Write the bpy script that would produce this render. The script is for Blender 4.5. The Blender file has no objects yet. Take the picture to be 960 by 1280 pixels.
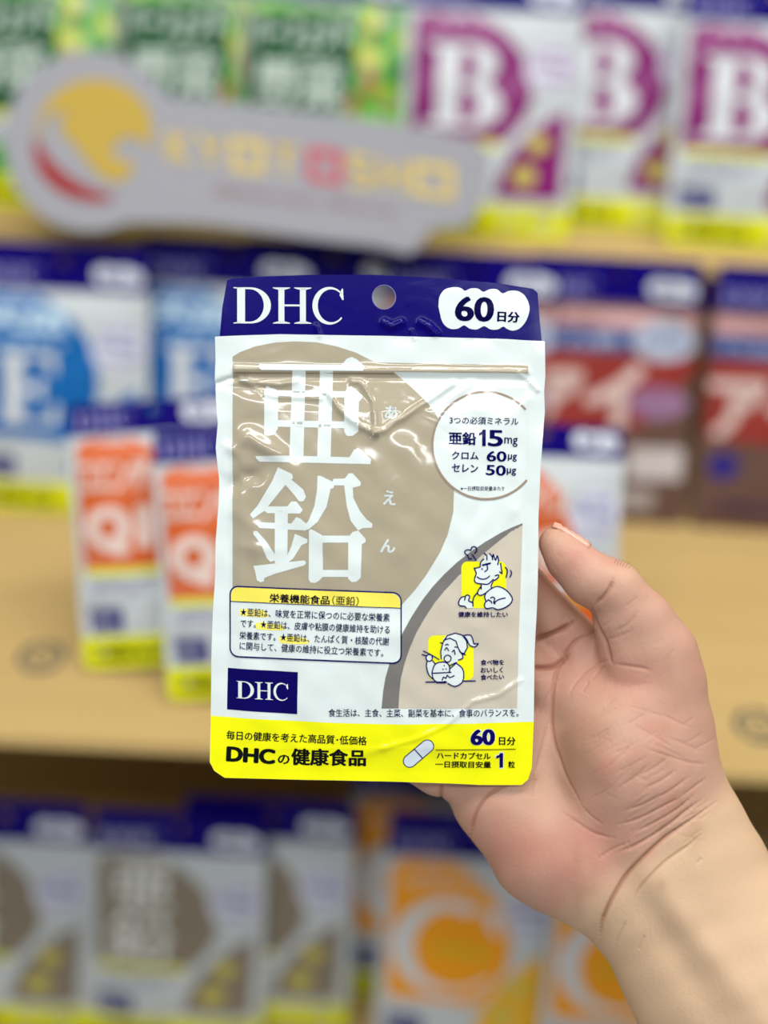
import bpy, bmesh, math, random
import numpy as np
from mathutils import Vector, Matrix
random.seed(4)
SC = bpy.context.scene
COL = SC.collection
# ------------------------------------------------------------------ camera, world, lights, exposure
F = 1500.0                                   # focal length in pixels of the 960x1280 frame
PITCH, ROLL = math.radians(13.0), math.radians(2.9)
CAMP = Vector((0, 0, 1.40))
cam = bpy.data.objects.new('camera', bpy.data.cameras.new('camera')); COL.objects.link(cam)
cam.data.sensor_fit = 'VERTICAL'; cam.data.sensor_height = 36; cam.data.lens = 36 * F / 1280
cam.data.clip_start = 0.01
cam.data.dof.use_dof = True; cam.data.dof.focus_distance = 0.429; cam.data.dof.aperture_fstop = 2.1
M = Matrix.Translation(CAMP) @ (Matrix.Rotation(math.pi/2 - PITCH, 4, 'X') @ Matrix.Rotation(ROLL, 4, 'Z'))
cam.matrix_world = M
SC.camera = cam
w = bpy.data.worlds.new('world'); SC.world = w; w.use_nodes = True
w.node_tree.nodes['Background'].inputs[0].default_value = (0.93, 0.97, 1.0, 1)
w.node_tree.nodes['Background'].inputs[1].default_value = 0.28
SC.view_settings.view_transform = 'Standard'; SC.view_settings.look = 'None'
SC.view_settings.exposure = 0.0; SC.view_settings.gamma = 1; SC.view_settings.use_curve_mapping = False

def area_light(name, loc, target, sx, sy, power, color=(1, 1, 1)):
    l = bpy.data.lights.new(name, 'AREA'); l.shape = 'RECTANGLE'; l.size = sx; l.size_y = sy
    l.energy = power; l.color = color
    o = bpy.data.objects.new(name, l); COL.objects.link(o); o.location = loc
    o.rotation_euler = (Vector(target) - Vector(loc)).to_track_quat('-Z', 'Y').to_euler()
    return o
area_light('ceiling_and_fill_light', (0.3, -0.02, 2.72), (0.1, 0.45, 1.3), 2.4, 0.14, 29, (1, 0.97, 0.92))
area_light('ceiling_and_fill_light', (1.5, -1.0, 2.72), (0.1, 0.45, 1.3), 0.12, 1.6, 9, (1, 0.98, 0.95))
area_light('ceiling_and_fill_light', (-0.4, -1.7, 2.6), (0.0, 0.6, 1.1), 2.2, 0.12, 24, (0.95, 0.98, 1))  # added fill from the camera side, reaches the bottom shelf row

def at(px, py, z):                           # photo pixel + distance along the lens axis -> world
    return M @ Vector(((px-480)/F*z, (640-py)/F*z, -z))
def on_plane(px, py, p0, n):
    d = at(px, py, 1.0) - CAMP
    t = (p0 - CAMP).dot(n) / d.dot(n)
    return CAMP + d * t

# ------------------------------------------------------------------ tagging
def tag(o, label=None, cat=None, group=None, kind=None):
    for k, v in (('label', label), ('category', cat), ('group', group), ('kind', kind)):
        if v: o[k] = v
    return o
def empty(name, mat=None):
    o = bpy.data.objects.new(name, None); COL.objects.link(o); o.empty_display_size = 0.03
    if mat is not None: o.matrix_world = mat
    return o
def mesh_obj(name, verts, faces, mat, parent=None, smooth=False):
    me = bpy.data.meshes.new(name); me.from_pydata([tuple(v) for v in verts], [], faces); me.update()
    if mat: me.materials.append(mat)
    if smooth: me.polygons.foreach_set('use_smooth', [True]*len(me.polygons))
    o = bpy.data.objects.new(name, me); COL.objects.link(o)
    if parent: o.parent = parent
    return o
def box_geo(cx, cy, cz, sx, sy, sz):
    v = [(cx+i*sx/2, cy+j*sy/2, cz+k*sz/2) for i in (-1, 1) for j in (-1, 1) for k in (-1, 1)]
    f = [(0,1,3,2), (4,6,7,5), (0,4,5,1), (2,3,7,6), (0,2,6,4), (1,5,7,3)]
    return v, f

# ------------------------------------------------------------------ materials
def srgb(r, g, b):
    f = lambda c: (c/255/12.92) if c/255 <= 0.04045 else ((c/255+0.055)/1.055)**2.4
    return (f(r), f(g), f(b), 1)
def nmat(name):
    m = bpy.data.materials.new(name); m.use_nodes = True
    nt = m.node_tree; return m, nt, nt.nodes['Principled BSDF']
def node(nt, t, **kw):
    n = nt.nodes.new(t)
    for k, v in kw.items():
        if hasattr(n, k): setattr(n, k, v)
        else: n.inputs[k].default_value = v
    return n
_fc = {}
def foil(rgb, rough=0.34, metallic=0.0, crinkle=0.25, vary=0.0):
    key = (rgb, rough, metallic, crinkle, vary)
    if key in _fc: return _fc[key]
    m, nt, b = nmat('printed_film_%d_%d_%d' % rgb)
    b.inputs['Base Color'].default_value = srgb(*rgb)
    b.inputs['Roughness'].default_value = rough; b.inputs['Metallic'].default_value = metallic
    b.inputs['Specular IOR Level'].default_value = 0.12 if sum(rgb) < 200 else (0.6 if rough < .2 else 0.35)
    if crinkle:
        tc = node(nt, 'ShaderNodeTexCoord'); n1 = node(nt, 'ShaderNodeTexNoise')
        n1.inputs['Scale'].default_value = 42; n1.inputs['Detail'].default_value = 2.5
        n1.inputs['Distortion'].default_value = 1.2
        bp = node(nt, 'ShaderNodeBump'); bp.inputs['Strength'].default_value = crinkle
        bp.inputs['Distance'].default_value = 0.002
        nt.links.new(tc.outputs['Object'], n1.inputs['Vector'])
        nt.links.new(n1.outputs['Fac'], bp.inputs['Height']); nt.links.new(bp.outputs[0], b.inputs['Normal'])
    _fc[key] = m
    return m
def kraft(name, a, c, scale=14.0, rough=0.75):
    m, nt, b = nmat(name)
    tc = node(nt, 'ShaderNodeTexCoord'); mp = node(nt, 'ShaderNodeMapping')
    mp.inputs['Scale'].default_value = (0.35, 6, 6)
    n = node(nt, 'ShaderNodeTexNoise'); n.inputs['Scale'].default_value = scale; n.inputs['Detail'].default_value = 5
    r = node(nt, 'ShaderNodeValToRGB'); r.color_ramp.elements[0].color = srgb(*a); r.color_ramp.elements[1].color = srgb(*c)
    r.color_ramp.elements[0].position = .3; r.color_ramp.elements[1].position = .7
    nt.links.new(tc.outputs['Object'], mp.inputs[0]); nt.links.new(mp.outputs[0], n.inputs['Vector'])
    nt.links.new(n.outputs['Fac'], r.inputs[0]); nt.links.new(r.outputs[0], b.inputs['Base Color'])
    bp = node(nt, 'ShaderNodeBump'); bp.inputs['Strength'].default_value = .1; bp.inputs['Distance'].default_value = .001
    nt.links.new(n.outputs['Fac'], bp.inputs['Height']); nt.links.new(bp.outputs[0], b.inputs['Normal'])
    b.inputs['Roughness'].default_value = rough
    return m
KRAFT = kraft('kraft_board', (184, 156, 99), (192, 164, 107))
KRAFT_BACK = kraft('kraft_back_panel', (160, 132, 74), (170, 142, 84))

# ------------------------------------------------------------------ the shop around it
def slab(name, c, s, mat):
    v, f = box_geo(*c, *s); o = mesh_obj(name, v, f, mat); o['kind'] = 'structure'; return o
mfl, nt, b = nmat('shop_floor_tile')
br = node(nt, 'ShaderNodeTexBrick'); br.offset = 0; br.inputs['Scale'].default_value = 1.6
br.inputs['Color1'].default_value = srgb(196, 192, 186); br.inputs['Color2'].default_value = srgb(202, 198, 192)
br.inputs['Mortar'].default_value = srgb(150, 148, 144); br.inputs['Mortar Size'].default_value = .006
br.inputs['Brick Width'].default_value = 1; br.inputs['Row Height'].default_value = 1
nt.links.new(node(nt, 'ShaderNodeTexCoord').outputs['Object'], br.inputs['Vector'])
nt.links.new(br.outputs['Color'], b.inputs['Base Color']); b.inputs['Roughness'].default_value = .25
mwl, nt, b = nmat('painted_wall'); b.inputs['Base Color'].default_value = srgb(222, 220, 214); b.inputs['Roughness'].default_value = .8
slab('floor', (0, -0.3, -0.05), (5, 4, 0.1), mfl)
slab('ceiling', (0, -0.3, 2.85), (5, 4, 0.1), mwl)
slab('wall_back', (0, 1.25, 1.4), (5, 0.1, 2.8), mwl)

# shelf unit: sloping kraft decks between two uprights in front of a back panel
SL = 0.404
HALF = 0.78
unit = empty('shelf_unit', Matrix.Translation((0, 0.9, 0)))
tag(unit, 'tan kraft board shelf unit with sloping decks behind the held pouch', 'shelf')
def upart(name, verts, faces, mat, parent=unit):
    o = mesh_obj(name, [(v[0], v[1]-0.9, v[2]) for v in verts], faces, mat, parent); return o
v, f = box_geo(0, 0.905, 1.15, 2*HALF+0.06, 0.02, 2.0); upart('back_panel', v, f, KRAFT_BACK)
for s in (-1, 1):
    v, f = box_geo(s*(HALF+0.02), 0.72, 1.15, 0.02, 0.38, 2.2); upart('upright', v, f, KRAFT)
DECK = {}
def deck(key, f0, h0, th):
    f1 = 0.895; h1 = h0 + SL*(f1-f0)
    z0, z1 = CAMP.z+h0, CAMP.z+h1
    pr = [(f0, z0), (f1, z1), (f1, z1-th), (f0, z0-th)]
    v = [(x, p[0], p[1]) for x in (-HALF, HALF) for p in pr]
    fc = [(0,1,2,3), (7,6,5,4), (0,4,5,1), (1,5,6,2), (2,6,7,3), (3,7,4,0)]
    upart('shelf_deck', v, fc, KRAFT)
    DECK[key] = (Vector((0, f0, z0)), Vector((0, -SL, 1)).normalized())
deck('top', 0.795, -0.0102, 0.006)
deck('mid', 0.576, -0.262, 0.006)
deck('low', 0.600, -0.569, 0.006)
# ------------------------------------------------------------------ flat artwork -> 2D meshes
def curve_mesh(loops):
    c = bpy.data.curves.new('p', 'CURVE'); c.dimensions = '2D'; c.fill_mode = 'BOTH'
    for L in loops:
        s = c.splines.new('POLY'); s.points.add(len(L)-1)
        for p, q in zip(s.points, L): p.co = (q[0], -q[1], 0, 1)
        s.use_cyclic_u = True
    return take(c)
def take(c):
    o = bpy.data.objects.new('t', c); me = bpy.data.meshes.new_from_object(o)
    V = [(v.co.x, -v.co.y) for v in me.vertices]; Fc = [tuple(p.vertices) for p in me.polygons]
    bpy.data.objects.remove(o); bpy.data.curves.remove(c); bpy.data.meshes.remove(me)
    return V, Fc
def poly(*loops): return curve_mesh(loops)
def text(body, p0, p1, h, bold=0.0, res=2):
    """text whose ink fills the box from p0 (lower left) to p1 (lower right), height h"""
    c = bpy.data.curves.new('t', 'FONT'); c.body = body; c.resolution_u = res
    V, Fc = take(c)
    if not V: return V, Fc
    if bold:                                  # heavier weight: the same outline struck again, a little shifted
        n = len(V); V0, F0 = V, Fc; V, Fc = [], []
        for dx, dy in ((-1, 0), (1, 0), (0, .6), (0, -.6), (-.7, .5), (.7, -.5), (-.7, -.5), (.7, .5)):
            k = len(V); V += [(x+dx*bold, y+dy*bold) for x, y in V0]; Fc += [tuple(i+k for i in q) for q in F0]
    A = np.array(V); mn, mx = A.min(0), A.max(0)
    ux = np.array([p1[0]-p0[0], p1[1]-p0[1]]); uy = np.array([ux[1], -ux[0]])/max(1e-6, np.hypot(*ux))*h
    t = (A-mn)/(mx-mn)
    P = np.array(p0) + t[:, :1]*ux + (1-t[:, 1:])*uy
    return [tuple(p) for p in P], Fc
def one(x0, x1, yb, h):
    w_ = x1-x0; return poly([(x0+w_*.48, yb), (x0+w_*.48, yb-h*.70), (x0, yb-h*.62), (x0, yb-h*.80), (x0+w_*.38, yb-h*.86), (x0+w_*.58, yb-h), (x1, yb-h), (x1, yb)])
def stroke(pts, wd, n=8):
    V, Fc = [], []
    for a, b_ in zip(pts[:-1], pts[1:]):
        d = np.array(b_, float)-np.array(a, float); l = np.hypot(*d)
        if l < 1e-6: continue
        q = np.array([-d[1], d[0]])/l*wd/2; i = len(V)
        V += [tuple(np.array(a)+q), tuple(np.array(b_)+q), tuple(np.array(b_)-q), tuple(np.array(a)-q)]; Fc.append((i, i+1, i+2, i+3))
    for a in pts:
        i = len(V); V += [(a[0]+wd/2*math.cos(k*2*math.pi/n), a[1]+wd/2*math.sin(k*2*math.pi/n)) for k in range(n)]
        Fc.append(tuple(range(i, i+n)))
    return V, Fc
def smooth_line(pts, n=6):
    P = [np.array(p, float) for p in pts]; P = [2*P[0]-P[1]] + P + [2*P[-1]-P[-2]]; out = []
    for i in range(1, len(P)-2):
        for k in range(n):
            t = k/n; a, b_, c, d = P[i-1:i+3]
            out.append(tuple(0.5*((2*b_)+(-a+c)*t+(2*a-5*b_+4*c-d)*t*t+(-a+3*b_-3*c+d)*t**3)))
    out.append(tuple(P[-2])); return out
def ell(cx, cy, rx, ry=None, n=48, a0=0, a1=360):
    ry = ry or rx
    m = n if abs(a1-a0) >= 360 else n+1
    return [(cx+rx*math.cos(math.radians(a0+(a1-a0)*k/n)), cy+ry*math.sin(math.radians(a0+(a1-a0)*k/n))) for k in range(m)]
def rrect(x0, y0, x1, y1, r, sk=0.0):
    out = []
    for cx, cy, a in ((x1-r, y0+r, -90), (x1-r, y1-r, 0), (x0+r, y1-r, 90), (x0+r, y0+r, 180)):
        out += [(cx+r*math.cos(math.radians(a+k*15)), cy+r*math.sin(math.radians(a+k*15))) for k in range(7)]
    return [(x, y+(x-x0)*sk) for x, y in out]
def crop(pts, s, ox, oy): return [(x/s+ox, y/s+oy) for x, y in pts]
# serif capitals in a unit box, y up
def ser_H():
    R = []
    for a, b_ in ((.16, .31), (.70, .85)):
        R += [[(a, .03), (b_, .03), (b_, .97), (a, .97)], [(a-.14, 0), (b_+.14, 0), (b_+.14, .02), (b_+.02, .06), (a-.02, .06), (a-.14, .02)],
              [(a-.14, 1), (b_+.14, 1), (b_+.14, .98), (b_+.02, .94), (a-.02, .94), (a-.14, .98)]]
    R.append([(.3, .48), (.71, .48), (.71, .53), (.3, .53)])
    return [[r] for r in R]
def ser_C():
    o = [(.54+.54*math.cos(math.radians(a)), .5+.52*math.sin(math.radians(a))) for a in range(38, 323, 8)]
    i = [(.60+.43*math.cos(math.radians(a)), .5+.455*math.sin(math.radians(a))) for a in range(318, 41, -8)]
    return [[o+i], [[(.93, .97), (.97, .97), (.99, .66), (.95, .66), (.86, .80)]]]
def ser_D():
    o = [(.10, 0), (.45, 0)] + [(.45+.55*math.cos(math.radians(a)), .5+.5*math.sin(math.radians(a))) for a in range(-84, 90, 8)] + [(.45, 1), (.10, 1)]
    i = [(.31, .05), (.43, .05)] + [(.43+.38*math.cos(math.radians(a)), .5+.45*math.sin(math.radians(a))) for a in range(-84, 90, 8)] + [(.43, .95), (.31, .95)]
    return [[o, i], [[(0, 0), (.2, 0), (.2, .05), (0, .02)]], [[(0, 1), (.2, 1), (.2, .95), (0, .98)]]]
def ser_E():
    return [[[(.02, 0), (.96, 0), (1, .3), (.93, .3), (.8, .07), (.42, .07), (.42, .46), (.6, .46), (.68, .34), (.74, .34), (.74, .66), (.68, .66), (.6, .53), (.42, .53),
              (.42, .93), (.76, .93), (.88, .74), (.95, .74), (.92, 1), (.02, 1), (.02, .94), (.14, .92), (.14, .08), (.02, .06)]]]
def ser_B():
    o = [(.02, 0), (.6, 0)] + [(.60+.38*math.cos(math.radians(a)), .27+.27*math.sin(math.radians(a))) for a in range(-80, 61, 12)] + \
        [(.56+.34*math.cos(math.radians(a)), .76+.24*math.sin(math.radians(a))) for a in range(-48, 90, 12)] + [(.56, 1), (.02, 1), (.02, .94), (.14, .92), (.14, .08), (.02, .06)]
    i1 = [(.42, .07), (.52, .07)] + [(.52+.16*math.cos(math.radians(a)), .27+.2*math.sin(math.radians(a))) for a in range(-80, 90, 14)] + [(.42, .47)]
    i2 = [(.42, .54), (.5, .54)] + [(.5+.14*math.cos(math.radians(a)), .735+.195*math.sin(math.radians(a))) for a in range(-80, 90, 14)] + [(.42, .93)]
    return [[o, i1, i2]]
def place(groups, x0, y0, wd, h, sk=0.0):      # y0 = baseline (pixels, down), sk = slope of baseline
    out = []
    for L in groups:
        out.append(curve_mesh([[(x0+x*wd, y0-y*h+x*wd*sk) for x, y in l] for l in L]))
    return out
def dhc(x0, x1, yb, h, sk=0.0):
    wd = x1-x0
    return place(ser_D(), x0, yb, wd*.34, h, sk) + place(ser_H(), x0+wd*.35, yb+wd*.35*sk, wd*.36, h, sk) + place(ser_C(), x0+wd*.715, yb+wd*.715*sk, wd*.285, h, sk)
def merge(parts):
    V, Fc = [], []
    for v, f in parts:
        n = len(V); V += v; Fc += [tuple(i+n for i in q) for q in f]
    return V, Fc
def cut(V, Fc, cell):
    if not V: return V, Fc
    A = np.array(V); mn, mx = A.min(0), A.max(0)
    if not cell or (mx-mn).max() < cell: return V, Fc
    bm = bmesh.new(); vs = [bm.verts.new((x, y, 0)) for x, y in V]
    for q in Fc:
        try: bm.faces.new([vs[i] for i in q])
        except ValueError: pass
    for ax in (0, 1):
        k = math.floor(mn[ax]/cell)+1
        while k*cell < mx[ax]:
            co = [0, 0, 0]; no = [0, 0, 0]; co[ax] = k*cell; no[ax] = 1
            bmesh.ops.bisect_plane(bm, geom=bm.verts[:]+bm.edges[:]+bm.faces[:], plane_co=co, plane_no=no, dist=1e-5)
            k += 1
    bm.verts.index_update()
    V = [(v.co.x, v.co.y) for v in bm.verts]; Fc = [tuple(v.index for v in q.verts) for q in bm.faces]
    bm.free(); return V, Fc

class Sheet:
    """prints on a film whose surface is depth(x, y) metres towards the viewer; pixels*S = metres, origin ox, oy"""
    def __init__(s, root, ox, oy, S, depth, cell, lay, back=None, ky=1.0):
        s.ky = ky; s.root, s.ox, s.oy, s.S, s.depth, s.cell, s.lay, s.back = root, ox, oy, S, depth, cell, lay, back
    def mapv(s, V, layer, fn=None, sgn=-1):
        A = np.array(V, float); fn = fn or s.depth
        d = fn(A[:, 0], A[:, 1]); e = .5
        gx = (fn(A[:, 0]+e, A[:, 1])-fn(A[:, 0]-e, A[:, 1]))/(2*e*s.S); gy = (fn(A[:, 0], A[:, 1]+e)-fn(A[:, 0], A[:, 1]-e))/(2*e*s.S)
        P = np.stack([(A[:, 0]-s.ox)*s.S, sgn*(d+layer*s.lay), (s.oy-A[:, 1])*s.S*s.ky], 1)
        N = np.stack([-gx*1.0, np.full(len(A), float(sgn)), gy], 1); N /= np.linalg.norm(N, axis=1)[:, None]
        return P, N
    def add(s, name, parts, rgb, layer=1, label=None, cell=None, mat=None, parent=None, **kw):
        if len(parts) > 1 and name in ('ruby_kana', 'mineral_lettering', 'band_lettering', 'claim_lettering', 'caption_lettering', 'dose_lettering', 'highlight_patch', 'large_lettering', 'small_lettering', 'badge_lettering', 'small_picture', 'dose_number', 'dose_halo'):
            for p in parts: o = s.add(name, [p], rgb, layer, label, cell, mat, parent, **kw)
            return o
        V, Fc = merge(parts)
        V, Fc = cut(V, Fc, s.cell if cell is None else cell)
        P, N = s.mapv(V, layer)
        Q = []
        for q in Fc:                                  # wind towards the viewer
            a = sum(V[q[i]][0]*V[q[(i+1) % len(q)]][1]-V[q[(i+1) % len(q)]][0]*V[q[i]][1] for i in range(len(q)))
            Q.append(q if a < 0 else q[::-1])
        me = bpy.data.meshes.new(name); me.from_pydata(P.tolist(), [], Q); me.update()
        me.materials.append(mat or foil(rgb, **kw))
        me.polygons.foreach_set('use_smooth', [True]*len(me.polygons))
        if len(me.vertices) == len(N): me.normals_split_custom_set_from_vertices(N.tolist())
        o = bpy.data.objects.new(name, me); COL.objects.link(o); o.parent = parent or s.root
        if label: o['label'] = label
        return o
    def shell(s, name, loops, rgb, **kw):             # front film, back film and rim
        V, Fc = cut(*curve_mesh(loops), s.cell)
        P, N = s.mapv(V, 0); Pb, Nb = s.mapv(V, 0, s.back, 1)
        Q = []; n = len(V); cnt = {}
        for q in Fc:
            a = sum(V[q[i]][0]*V[q[(i+1) % len(q)]][1]-V[q[(i+1) % len(q)]][0]*V[q[i]][1] for i in range(len(q)))
            q = q if a < 0 else q[::-1]
            Q.append(q)
            for i in range(len(q)): cnt[(q[i], q[(i+1) % len(q)])] = 1
        rim = [e for e in cnt if (e[1], e[0]) not in cnt]
        Q2 = Q + [tuple(i+n for i in q[::-1]) for q in Q] + [(b_, a, a+n, b_+n) for a, b_ in rim]
        me = bpy.data.meshes.new(name); me.from_pydata(P.tolist()+Pb.tolist(), [], Q2); me.update()
        me.materials.append(foil(rgb, **kw)); me.polygons.foreach_set('use_smooth', [True]*len(me.polygons))
        me.normals_split_custom_set_from_vertices(N.tolist()+Nb.tolist())
        o = bpy.data.objects.new(name, me); COL.objects.link(o); o.parent = s.root
        return o
# ------------------------------------------------------------------ the held pouch
WHT, NAVY, TAUPE, YEL, INK = (226, 238, 238), (10, 0, 106), (174, 165, 143), (246, 248, 4), (12, 4, 92)
PZ = 0.427; PS = PZ/F
held = empty('supplement_pouch', M @ Matrix.Translation(((470-480)*PS, (640-980)*PS, -PZ)) @ Matrix.Rotation(math.pi/2, 4, 'X').inverted() @ Matrix.Identity(4))
# local axes of the pouch: x right, y away from the viewer, z up
held.matrix_world = M @ Matrix.Translation(((470-480)*PS, (640-980)*PS, -PZ)) @ Matrix(((1,0,0,0),(0,0,1,0),(0,-1,0,0),(0,0,0,1)))
tag(held, 'white and taupe zip pouch with navy header and yellow band, held in the hand', 'pouch')
BODY = [(269,421),(269.5,450),(268.5,476),(269.5,482),(270,500),(272.5,530),(269.8,560),(274,600),(273.6,628),(270,675),(269,720),(266,770),(264.5,830),(263.5,895),(262.5,952),(268,963),(281,972),
        (380,974.5),(480,976.5),(560,979),(600,981),(652,981),(660,974),(664.5,960),(666,930),(667,900),(668,816),(671,760),(672,722),(672.5,690),(673,647),(675.5,585),(677.5,556),(681,515),(680,490),(681.5,470),(680.5,427),
        (640,424.5),(600,423),(480,420),(350,418),(300,419.5)]
HEAD = [(275,420.2),(278,385),(284,351),(290,348.5),(330,346),(380,344.5),(460,344),(520,346.5),(560,349),(620,354),(666,361),(672,366),(674.5,400),(677,426.3),(640,424.6),(600,423.1),(480,420.1),(350,418.1),(300,419.6)]
def segdist(X, Y, pts):
    best = np.full(X.shape, 1e9)
    for (x0, y0), (x1, y1) in zip(pts[:-1], pts[1:]):
        dx, dy = x1-x0, y1-y0; t = np.clip(((X-x0)*dx+(Y-y0)*dy)/(dx*dx+dy*dy), 0, 1)
        best = np.minimum(best, np.hypot(X-x0-t*dx, Y-y0-t*dy))
    return best
RIDGES = [([(302,474),(318,484),(332,492),(352,496),(400,498)], 4, .75), ([(302,474),(330,480),(350,481),(372,476)], 3.6, .6),
          ([(413,494),(422,508),(434,521),(450,533),(469,542)], 4.4, 1.05), ([(469,542),(482,538),(493,528),(504,523),(518,512),(540,498),(566,480)], 4.4, .85),
          ([(440,476),(451,477),(458,488),(467,503),(469,520),(469,542)], 4, .9), ([(292,560),(312,545),(352,566)], 9, .8), ([(288,610),(300,590),(322,598)], 8, -.7),
          ([(294,640),(318,660),(322,690)], 10, .5), ([(650,850),(622,868),(590,876),(556,906),(520,922),(478,934)], 3.6, .4), ([(480,934),(440,946),(400,950)], 5, .25),
          ([(510,560),(530,620),(505,690)], 16, .6), ([(560,500),(575,490),(590,478)], 5, .4), ([(640,640),(618,672),(600,700)], 8, .35), ([(270,480),(285,474),(306,471)], 3.5, -.9),
          ([(660,500),(640,520)], 8, .35), ([(648,468),(660,475),(672,488)], 3, .5), ([(340,560),(380,640),(420,700)], 22, .5), ([(440,800),(520,790)], 14, .25),
          ([(395,408),(400,420)], 3, .3), ([(480,404),(490,409),(501,404)], 4, .85), ([(526,404),(536,409),(545,418)], 4, .85), ([(514,414),(518,424)], 2, .3)]
rl = np.random.RandomState(11)
LUMPS = [(rl.uniform(285, 380), rl.uniform(490, 720), rl.uniform(14, 34), rl.uniform(5, 9), rl.uniform(-.9, .9), rl.uniform(-.5, .5)) for _ in range(9)] + \
        [(rl.uniform(300, 650), rl.uniform(500, 960), rl.uniform(20, 60), rl.uniform(8, 18), rl.uniform(-1.6, .4), rl.uniform(-.35, .35)) for _ in range(16)] + \
        [(322, 484, 40, 9, .15, -1.3), (312, 596, 26, 9, -.5, -1.1), (330, 560, 30, 8, .6, .8)]
def held_depth(X, Y):
    u = np.clip((X-268)/404, 0, 1); v = np.clip((Y-470)/495, 0, 1)
    z = 4.2*np.sqrt(np.clip(np.sin(math.pi*np.clip((u-.045)/.91, 0, 1)), 0, 1)*0.9+1e-4)*np.sin(math.pi*np.clip(v*.93+.04, 0, 1))**.6
    z = np.where((Y < 462), z*0+.35, z)
    soft = np.clip((u-.03)/.05, 0, 1)*np.clip((.975-u)/.05, 0, 1)
    ins = soft*np.clip((Y-474)/40, 0, 1)*np.clip((965-Y)/30, 0, 1)
    z = .35 + (z-.35)*ins*.9
    z += 0.22*ins*(np.sin(X*.052+Y*.018)*np.sin(Y*.043-X*.02+.7)+.6*np.sin(X*.11-Y*.05+2)*np.sin(Y*.083+1.2))
    zl = 458.5+(X-290)*.0095
    z += .75*np.exp(-((Y-zl-3)/4.4)**2)*np.clip((X-288)/6, 0, 1)*np.clip((664-X)/5, 0, 1) - .55*np.exp(-((Y-zl-13)/5)**2)*np.clip((X-288)/6, 0, 1)*np.clip((664-X)/5, 0, 1)
    for pts, wd, a in RIDGES: z += a*np.exp(-(segdist(X, Y, pts)/wd)**2)
    z += .12*np.sin(X*.07+1)*np.sin(Y*.11)*(Y > 424)
    for bx_, by_, sx_, sy_, an_, am in LUMPS:
        c_, n_ = math.cos(an_), math.sin(an_); u_ = (X-bx_)*c_+(Y-by_)*n_; w_ = -(X-bx_)*n_+(Y-by_)*c_
        z += am*np.exp(-(u_/sx_)**2-(w_/sy_)**2)*np.clip((Y-470)/14, 0, 1)
    edge = np.clip(np.minimum(X-262, 682-X)/22, 0, 1)
    z += .35*(1-edge)*np.sin(Y*.045+X*.01)
    z += .6*np.clip((424-Y)/80, 0, 1)*np.sin((X-270)/400*math.pi*1.2)
    return (z+.1)*1e-3
def held_back(X, Y): return -held_depth(X, Y) + .0003 + .9*(held_depth(X, Y)-.0003).clip(0)*1.25
hs = Sheet(held, 470, 980, PS, held_depth, 3, .00009, held_back)
C3 = lambda pts: crop(pts, 4, 290, 430)
C4 = lambda pts: crop(pts, 4, 290, 580)
hs.shell('body', [BODY], WHT, rough=.13, crinkle=.25)
hd = hs.shell('header', [HEAD, ell(480, 372, 14.2, 14.6)], NAVY, rough=.2, crinkle=.1)
hd['label'] = 'navy hang header with a round punched hole'
ring = hs.add('hole_rim', [poly(ell(480, 372, 15, 15.4), ell(480, 372, 14.1, 14.5))], (120, 118, 170), rough=.2)
K = dict(rough=.13, crinkle=.25)
hs.add('brand_lettering', dhc(292, 430, 404.5, 45, .006), WHT, label='white serif letters DHC on the navy header', **K)
badge = [(548,384),(549,372),(555,363),(563,360),(571,359.5),(577,361),(581,364),(588,361),(597,361),(604,365),(612,362),(621,362),(628,367),(636,364),(647,364),(656,370),(661,381),(661,391),(657,402),(649,411),(640,413.5),(633,411),(629,408.5),(622,412),(613,412),(605,408),(596,412),(587,411),(580,407),(572,411),(562,411),(553,403)]
hs.add('day_count_badge', [poly(smooth_line(badge+badge[:1], 4)[:-1])], WHT, label='white cloud-shaped badge reading 60', **K)
hs.add('badge_lettering', [text('60', (568, 401.5), (617, 403), 31, .036, 4), text('日分', (621, 402.5), (649, 404), 13.5, .05)], INK, 2, **K)
hs.add('taupe_disc_print', [poly([(291,735),(291,446),(300,440.5),(320,433),(345,428.3),(370,427),(395,428),(420,433),(445,441),(463,450),(472,453.3),(560,455),(660,457),(660,467),(560,466),(492,465),(505,476),(520,490),(535,505),(545,519),(556,545),(563,575),(567,610),(566,640),(559,668),(550,689),(533,717),(518,737),(502,755),(495,745),(480,738),(400,736)])], TAUPE, **K)
ya = [[(135,110),(140,100),(548,105),(575,74),(600,66),(625,78),(662,112),(655,138),(150,133),(140,125)],
      [(163,220),(175,210),(215,225),(232,238),(232,425),(215,455),(185,462),(163,455)],
      [(562,250),(575,222),(597,212),(655,262),(650,275),(635,290),(633,440),(605,462),(575,462),(562,440)],
      [(220,233),(575,238),(575,270),(220,262)], [(228,383),(566,390),(566,424),(228,416)],
      [(303,128),(369,128),(360,572),(290,570)], [(440,128),(506,130),(495,575),(428,575)],
      [(120,562),(290,560),(588,568),(612,530),(630,523),(650,535),(696,578),(692,603),(140,590),(125,575)]]
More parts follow.
